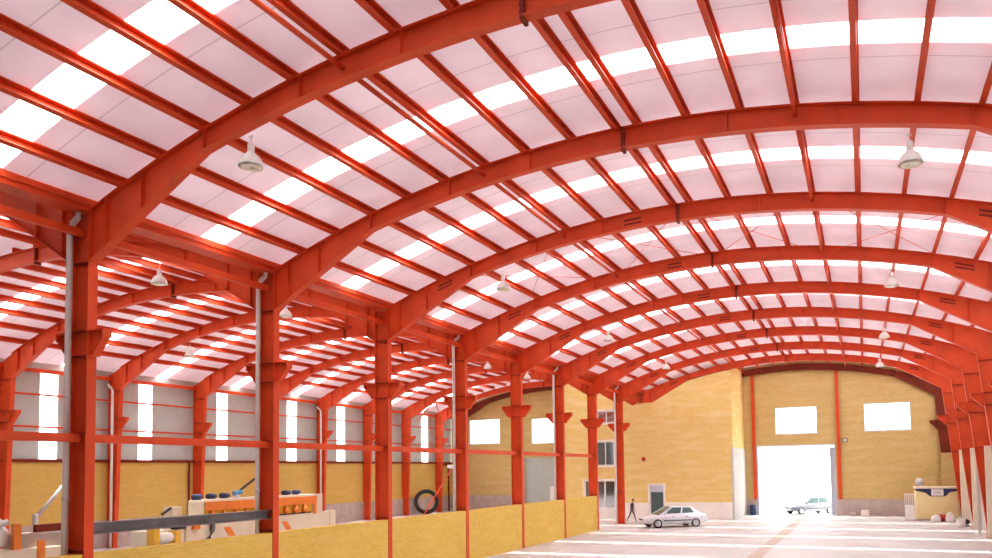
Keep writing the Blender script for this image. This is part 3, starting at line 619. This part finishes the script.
tag(bevel(MB().box(MX - 0.35, MX - 0.02, 28.85 + 0.9, 30.2, 0, 2.3).build('end_cabinet', 'mcream', None, (MX - 0.2, 30, 0)), 0.03), 'low cream cabinet at the right end of the polishing machine', 'cabinet')

# ------------------------------------------------------------------ stone saw near the left picture edge
t = thing('stone_saw', 'cream stone cutting saw with orange guards low at the left picture edge', 'machine', (MX - 0.6, 15.2, 0)); O = t.location
bevel(MB().box(MX - 0.9, MX + 0.0, 13.2, 17.4, 0.3, 1.9).build('table', 'mcream', t, O), 0.03)
MB().box(MX - 0.7, MX - 0.2, 15.1, 17.3, 1.9, 2.36).build('bed', 'plaster', t, O)
MB().box(MX - 0.1, MX + 0.06, 14.92, 15.14, 1.9, 2.7).build('guard', 'orange', t, O)
MB().box(MX + 0.0, MX + 0.06, 15.66, 15.88, 1.4, 2.12).build('guard', 'orange', t, O)
MB().lathe([(0.24, 0), (0.28, 0.06), (0.28, 0.5), (0.2, 0.62), (0.12, 0.66), (0.12, 0.85), (0.0001, 0.9)], 18, (MX - 0.45, 14.72, 2.0)).build('motor', 'silver', t, O, True)
MB().tube([(MX - 0.45, 14.3, 2.6), (MX - 0.1, 14.85, 2.78)], 0.09, 12).build('spindle', 'silver', t, O, True)
for c in (13.6, 17.0): MB().box(MX - 0.8, MX - 0.1, c - 0.15, c + 0.15, 0, 0.3).build('foot', 'grey', t, O)
t = thing('jib_crane', 'small jib with silver slanting arm and dark red level beam left of the nearest column', 'crane', (MX + 0.4, 16.5, 0)); O = t.location
MB().tube([(MX + 0.4, 16.5, 0), (MX + 0.4, 16.5, 4.5)], 0.08, 12).build('post', 'silver', t, O, True)
MB().box(MX + 0.33, MX + 0.47, 15.32, 16.42, 2.42, 2.66).build('level_beam', 'dark_steel', t, O)
MB().box(MX + 0.30, MX + 0.50, 15.26, 16.42, 2.37, 2.42).build('rail', 'silver', t, O)
MB().tube([(MX + 0.4, 15.34, 2.86), (MX + 0.4, 16.48, 4.2)], 0.06, 10).build('slanting_arm', 'silver', t, O, True)
MB().tube([(MX + 0.4, 15.34, 2.66), (MX + 0.4, 15.34, 3.0)], 0.085, 10).build('joint', 'silver', t, O, True)

# ------------------------------------------------------------------ far corner of the aisle
bm = bmesh.new()
ring = MB()
prof = [(1.17, -0.17), (1.22, 0), (1.17, 0.17), (0.86, 0.15), (0.82, 0), (0.86, -0.15)]
n = 40; vs = [(r * math.cos(2 * math.pi * k / n), z, r * math.sin(2 * math.pi * k / n)) for k in range(n) for r, z in prof]
fs = [(k * 6 + j, k * 6 + (j + 1) % 6, ((k + 1) % n) * 6 + (j + 1) % 6, ((k + 1) % n) * 6 + j) for k in range(n) for j in range(6)]
ring.add(vs, fs); o = ring.build('machine_tyre', 'black', None, (0, 0, 0), True); o.location = (-39.55, 62.2, 1.235); o.rotation_euler = (R(-7), 0, R(38))
tag(o, 'big black tyre-like ring leaning by the aisle wall near its far corner', 'tyre')
t = thing('leaning_pole', 'red slanting pole with a white head, left of the fourth column', 'pole', (-34, 52.4, 0)); O = t.location
MB().tube([(-34, 52.4, 0.0), (-34, 57.8, 4.45)], 0.06, 10).build('pole', 'steel', t, O, True)
bevel(MB().box(-34.2, -33.8, 57.2, 58.2, 4.42, 4.72).build('head', 'white', t, O), 0.04)
o = bevel(MB().box(-29.05, -28.4, 68.4, 68.75, 0, 2.5).build('white_cabinet', 'white', None, (-28.7, 68.5, 0)), 0.03); tag(o, 'narrow white cabinet beside the grey roller door of the aisle', 'cabinet')

# ------------------------------------------------------------------ cars
def car(label, paint, loc, heading, grp=None):
    t = thing('car', label, 'car', loc, heading, grp); t.scale = (1.06, 1.06, 1.03)
    # body stations: x, sill z, shoulder z, deck z, half width
    st = [(-2.20, .42, .60, .70, .66), (-2.15, .32, .66, .84, .76), (-1.95, .28, .72, .92, .82), (-1.2, .24, .76, .94, .85), (-0.4, .24, .76, .92, .86), (0.6, .24, .76, .90, .86), (1.1, .24, .74, .87, .85), (1.75, .27, .68, .79, .82), (2.08, .30, .60, .70, .76), (2.18, .40, .55, .62, .66)]
    vs = []; fs = []
    for x, a, m, d, hw in st:
        half = [(0, a), (hw * .86, a), (hw, a + .12), (hw * 1.01, m * .9), (hw * .97, m + .06), (hw * .90, d), (0, d + .015)]
        vs += [(x, -y, z) for y, z in half] + [(x, y, z) for y, z in half[-2:0:-1]]
    k = 12
    for i in range(len(st) - 1): fs += [(i * k + j, i * k + (j + 1) % k, (i + 1) * k + (j + 1) % k, (i + 1) * k + j) for j in range(k)]
    fs += [tuple(range(k)), tuple(range((len(st) - 1) * k, len(st) * k))[::-1]]
    MB().add(vs, fs).build('body', paint, t, (0, 0, 0), True)
    # cabin: belt outline to roof outline
    B = [(-1.72, .70), (1.08, .70)]
    lo = [(-1.82, -.70, .92), (1.20, -.72, .86), (1.20, .72, .86), (-1.82, .70, .92)]
    hi = [(-1.12, -.56, 1.37), (0.26, -.58, 1.40), (0.26, .58, 1.40), (-1.12, .56, 1.37)]
    MB().add(lo + hi, [(0, 3, 2, 1), (4, 5, 6, 7), (0, 1, 5, 4), (1, 2, 6, 5), (2, 3, 7, 6), (3, 0, 4, 7)]).build('cabin', paint, t)
    def quad(a, b, c, d, off, name, m):
        a, b, c, d = map(Vector, (a, b, c, d)); nrm = (b - a).cross(d - a).normalized(); cen = (a + b + c + d) / 4
        if nrm.dot(cen - Vector((-0.3, 0, 1.0))) < 0: nrm = -nrm
        q = [p + nrm * off for p in (a, b, c, d)] + [p - nrm * 0.01 for p in (a, b, c, d)]
        MB().add(q, [(0, 1, 2, 3), (7, 6, 5, 4), (0, 4, 5, 1), (1, 5, 6, 2), (2, 6, 7, 3), (3, 7, 4, 0)]).build(name, m, t)
    L = lambda p, q, f: tuple(Vector(p).lerp(Vector(q), f))
    for s in (0, 1):
        i0, i1 = (0, 1) if s == 0 else (3, 2)
        P = lambda u, v: L(L(lo[i0], lo[i1], u), L(hi[i0], hi[i1], u), v)
        quad(P(.16, .14), P(.47, .14), P(.44, .9), P(.10, .9), 0.006, 'side_window', 'carglass')
        quad(P(.51, .14), P(.90, .14), P(.93, .9), P(.50, .9), 0.006, 'side_window', 'carglass')
    quad(L(lo[1], lo[2], .07), L(lo[1], lo[2], .93), L(hi[1], hi[2], .93), L(hi[1], hi[2], .07), 0.006, 'windscreen', 'carglass')
    quad(L(lo[0], lo[3], .09), L(lo[0], lo[3], .91), L(hi[0], hi[3], .91), L(hi[0], hi[3], .09), 0.006, 'rear_window', 'carglass')
    for x in (1.36, -1.31):
        for s in (-1, 1):
            wv = MB().tube([(x, s * 0.70, .305), (x, s * 0.865, .305)], 0.305, 24).build('wheel', 'black', t, (0, 0, 0), True)
            MB().tube([(x, s * 0.862, .305), (x, s * 0.876, .305)], 0.205, 20).build('rim', 'rim', wv)
    for s in (-1, 1):
        MB().box(2.06, 2.17, s * .48 - .17, s * .48 + .17, .52, .64).build('headlamp', 'silver', t)
        MB().box(-2.19, -2.10, s * .52 - .16, s * .52 + .16, .60, .74).build('tail_lamp', 'red', t)
        MB().box(0.72, 0.84, s * .80 - .08, s * .80 + .08, .90, 1.02).build('mirror', paint, t)
        MB().box(-1.0, 0.95, s * .868 - .012, s * .868 + .012, .46, .53).build('side_trim', 'trim', t)
        for x in (-0.75, 0.22): MB().box(x, x + .16, s * .852 - .012, s * .852 + .012, .72, .76).build('door_handle', 'trim', t)
    MB().box(2.12, 2.21, -.26, .26, .50, .62).build('grille', 'trim', t)
    bevel(MB().box(2.08, 2.24, -.74, .74, .33, .47).build('bumper', paint, t), 0.03); bevel(MB().box(-2.25, -2.1, -.74, .74, .36, .54).build('bumper', paint, t), 0.03)
    return t
c1 = car('silver saloon car parked on the hall floor in front of the brick annex door', 'car', (-12.62, 51.8, 0), math.atan2(-0.60, -0.80))
c2 = car('pale grey saloon car standing outside in the glare of the open gateway', 'carwhite', (-4.55, 69.0, -0.04), math.atan2(-0.62, -0.78))

# ------------------------------------------------------------------ walking man
def person(label, loc, rz):
    t = thing('person', label, 'person', loc, rz)
    V = []; E = []; Rr = []
    def v(p, r, par=None):
        V.append(p); Rr.append(r)
        if par is not None: E.append((par, len(V) - 1))
        return len(V) - 1
    # facing +X; left leg (y+) forward, head bowed
    pel = v((0, 0, .95), .13); ab = v((.02, 0, 1.12), .125, pel); ch = v((.05, 0, 1.32), .14, ab); nk0 = v((.08, 0, 1.46), .085, ch); nk = v((.115, 0, 1.535), .052, nk0)
    h1 = v((.155, 0, 1.60), .085, nk); h2 = v((.165, 0, 1.69), .092, h1); h3 = v((.155, 0, 1.755), .06, h2)
    v((.26, 0, 1.635), .018, h1)                                         # nose
    for s, fw in ((1, .30), (-1, -.30)):
        hp = v((.0, s * .09, .90), .095, pel); kn = v((fw * .62 + .04, s * .095, .49), .06, hp); an = v((fw + (-.12 if fw < 0 else 0), s * .095, .10 if fw > 0 else .15), .04, kn)
        v((fw + (.13 if fw > 0 else .02), s * .10, .045 if fw > 0 else .05), .036, an)
        sh = v((.05, s * .17, 1.40), .065, ch); el = v((.08 - fw * .3, s * .23, 1.13), .046, sh); wr = v((.24 - fw * .35, s * .20, .95 if fw > 0 else 1.02), .03, el)
        pm = v((.28 - fw * .35, s * .195, .89 if fw > 0 else .99), .032, wr); bx, by, bz_ = V[pm]
        for q, ln in ((-.027, .075), (-.009, .09), (.009, .085), (.027, .065)):
            f1 = v((bx + .025 + q * .3, by + q, bz_ - .035), .0095, pm); v((bx + .03 + q * .3, by + q, bz_ - ln), .008, f1)
        th = v((bx + .04, by - s * .012, bz_ + .005), .011, pm); v((bx + .065, by - s * .012, bz_ - .03), .009, th)
    me = bpy.data.meshes.new('body'); me.from_pydata(V, E, [])
    o = bpy.data.objects.new('body', me); COL.objects.link(o)
    sk = o.modifiers.new('skin', 'SKIN'); ss = o.modifiers.new('sub', 'SUBSURF'); ss.levels = 2; ss.render_levels = 2
    for i, d in enumerate(me.skin_vertices[0].data): d.radius = (Rr[i], Rr[i]); d.use_root = (i == 0)
    bpy.context.view_layer.update()
    m2 = bpy.data.meshes.new_from_object(o.evaluated_get(bpy.context.evaluated_depsgraph_get()))
    bpy.data.objects.remove(o)
    o = bpy.data.objects.new('body', m2); COL.objects.link(o); o.parent = t; m2.materials.clear()
    for k_ in ('skin', 'shirt', 'trousers', 'black'): m2.materials.append(M[k_])
    for pl in m2.polygons:
        c = pl.center; pl.use_smooth = True
        arm = abs(c.y) > .155 and c.z > .7
        pl.material_index = 0 if c.z > 1.50 or (arm and c.z < 1.05 and abs(c.y) > .16) else (1 if c.z > .97 else (3 if c.z < .085 else 2))
    MB().lathe([(.088, 1.68), (.098, 1.72), (.085, 1.775), (.04, 1.81), (.0001, 1.815)], 18, (.14, 0, 0)).build('hair', 'hair', t, (0, 0, 0), True)
    for s in (-1, 1):
        MB().lathe([(.004, -.011), (.011, 0), (.004, .011)], 8, (.247, s * .034, 1.668)).build('eye', 'black', t)
        MB().lathe([(.01, -.03), (.018, 0), (.01, .03)], 8, (.155, s * .092, 1.65)).build('ear', 'skin', t, (0, 0, 0), True)
    MB().box(.235, .252, -.024, .024, 1.592, 1.60).build('mouth', 'red', t)
    return t
person('man in dark shirt and grey trousers walking with bowed head beside the last red column', (-16.72, 55.6, 0.0), R(-18))

# ------------------------------------------------------------------ kiosk and clutter by the right wall
KY = 61.0
t = thing('kiosk', 'pale yellow kiosk with navy fascia and white sign in the far right corner', 'kiosk', (4.65, KY, 0)); O = t.location; t.scale = (1.04, 1, 1.1)
bevel(MB().box(3.42, 6.02, KY, KY + 1.7, 0.08, 2.0).build('body', 'kiosk', t, O), 0.05)
MB().prism([(3.40, 2.12), (6.04, 2.12), (6.04, 1.95), (5.55, 1.90), (5.28, 1.62), (4.32, 1.62), (4.05, 1.85), (3.40, 2.0)], KY - 0.05, KY).build('fascia', 'navy', t, O)
MB().box(4.40, 5.16, KY - 0.075, KY - 0.05, 1.66, 2.08).build('sign', 'white', t, O)
MB().box(4.55, 5.01, KY - 0.082, KY - 0.075, 1.80, 1.94).build('sign_mark', 'silver', t, O)
bevel(MB().box(3.36, 6.08, KY - 0.08, KY + 1.75, 2.12, 2.24).build('roof', 'cream', t, O), 0.03)
MB().box(3.45, 6.0, KY + 0.05, KY + 1.65, 0, 0.08).build('plinth', 'plaster', t, O)
t = thing('satellite_dish', 'small white dish sitting on the left roof edge of the yellow kiosk', 'dish', (3.62, KY + 0.3, 2.464)); O = t.location
bm_ = MB().lathe([(0.30, 0.10), (0.20, 0.04), (0.0001, 0.0), (0.0001, 0.02), (0.20, 0.06), (0.295, 0.12)], 20).build('bowl', 'white', t, (0, 0, 0), True)
bm_.location = (0, -0.05, 0.34); bm_.rotation_euler = (R(75), 0, R(15))
MB().tube([(0, 0, 0), (0, 0, 0.34)], 0.03, 8).build('mast', 'silver', t)
t = thing('gas_cage', 'white barred metal cage on the floor left of the yellow kiosk', 'cage', (2.95, KY + 0.2, 0)); O = t.location
m = MB()
for k in range(6): m.box(2.62 + k * 0.124, 2.66 + k * 0.124, KY + 0.05, KY + 0.09, 1.1, 1.95)
m.box(2.62, 3.28, KY + 0.05, KY + 0.09, 1.92, 1.97).build('bars', 'white', t, O)
bevel(MB().box(2.64, 3.26, KY + 0.05, KY + 0.6, 0.05, 1.1).build('cabinet', 'white', t, O), 0.03)
MB().box(2.62, 2.70, KY + 0.06, KY + 0.5, 0, 0.05).box(3.20, 3.28, KY + 0.06, KY + 0.5, 0, 0.05).build('foot', 'grey', t, O)
def bag(label, x, y, r, h, m, name='sack', cat='sack', sq=1.0):
    prof = [(r * .9, 0), (r, h * .15), (r * 1.02, h * .45), (r * .8, h * .75), (r * .35, h * .9), (r * .28, h)]
    o = MB().lathe(prof, 18).build(name, m, None, (0, 0, 0), True); o.location = (x, y, 0); o.scale = (1, sq, 1)
    for v_ in o.data.vertices: v_.co += Vector((random.uniform(-.03, .03), random.uniform(-.03, .03), random.uniform(-.02, .02) if v_.co.z > .01 else 0)) * r * 1.5
    return tag(o, label, cat)
bag('white sack slumped on the floor in front of the yellow kiosk', 4.55, 60.0, 0.32, 0.5, 'white')
bag('larger white sack on the floor at the right corner of the yellow kiosk', 5.45, 59.8, 0.30, 0.72, 'white')
def bucket(label, x, y, r, h, m):
    t = thing('bucket', label, 'bucket', (x, y, 0), 0, 'buckets by the right wall')
    MB().lathe([(r * .8, 0), (r, h), (r * .94, h), (r * .74, 0.03)], 18).build('pail', m, t, (0, 0, 0), True)
    MB().tube([(r * math.cos(a), 0, h + r * .7 * math.sin(a)) for a in [math.pi * k / 8 for k in range(9)]], 0.012, 6).build('handle', 'silver', t)
bucket('dark red bucket on the floor in front of the kiosk', 5.02, 60.2, 0.2, 0.5, 'red')
bucket('white bucket at the foot of the right-hand wall', 5.62, 55.2, 0.28, 0.5, 'white')
t = thing('hand_pump', 'small black pump unit on the floor right of the kiosk', 'pump', (6.05, 56.0, 0)); O = t.location
MB().box(5.93, 6.19, 55.8, 56.2, 0, 0.1).build('base', 'grey', t, O)
MB().tube([(6.05, 55.8, .3), (6.05, 56.2, .3)], 0.17, 14).build('drum', 'black', t, O, True)
MB().tube([(6.05, 56.0, .45), (6.05, 56.0, .85), (6.05, 55.8, .9)], 0.03, 8).build('handle', 'silver', t, O)
t = thing('barrel', 'dark blue barrel on the floor at the left edge of the gateway', 'barrel', (-8.95, 65.7, 0))
MB().lathe([(.26, 0), (.28, .03), (.28, .25), (.295, .28), (.28, .31), (.28, .55), (.295, .58), (.28, .61), (.28, .84), (.26, .88), (.0001, .88)], 22).build('drum', 'navy', t, (0, 0, 0), True)
MB().lathe([(.045, .88), (.045, .91), (.0001, .91)], 10, (.12, 0, 0)).build('cap', 'blue', t)
for x, h, lb, mm in ((-1.0, .35, 'low grey stone block by the far wall right of the gateway', 'plaster'), (-0.1, .5, 'taller pale stone block by the far wall right of the gateway', 'stone'), (1.4, .25, 'flat grey stone block by the far wall, nearer the white cage', 'plaster')):
    o = bevel(MB().box(-.28, .28, -.2, .2, 0, h).build('stone_block', mm), 0.05); o.location = (x, 65.8, 0); o.rotation_euler = (0, 0, random.uniform(-.4, .4)); tag(o, lb, 'block', 'stone blocks by the far wall')
t = thing('wall_lamp', 'small brown box lamp high on the far wall right of the gateway', 'wall lamp', (-1.44, YFAR, 6.22)); O = t.location
bevel(MB().box(-1.62, -1.26, YFAR - 0.22, YFAR - 0.05, 6.04, 6.40).build('housing', 'trim', t, O), 0.02)
MB().box(-1.55, -1.33, YFAR - 0.235, YFAR - 0.22, 6.10, 6.34).build('lens', 'lamp_glass', t, O)
MB().box(-1.49, -1.39, YFAR - 0.05, YFAR, 6.17, 6.27).build('bracket', 'grey', t, O)
t = thing('alarm_bell', 'small red alarm bell on the annex brick wall above the silver car', 'bell', (-16.9, YA, 4.93)); O = t.location
MB().tube([(-16.9, YA, 4.93), (-16.9, YA - 0.08, 4.93)], 0.06, 12).build('mount', 'grey', t, O)
MB().tube([(-16.9, YA - 0.08, 4.93), (-16.9, YA - 0.13, 4.93), (-16.9, YA - 0.16, 4.93)], [0.18, 0.15, 0.05], 18).build('gong', 'red', t, O, True)
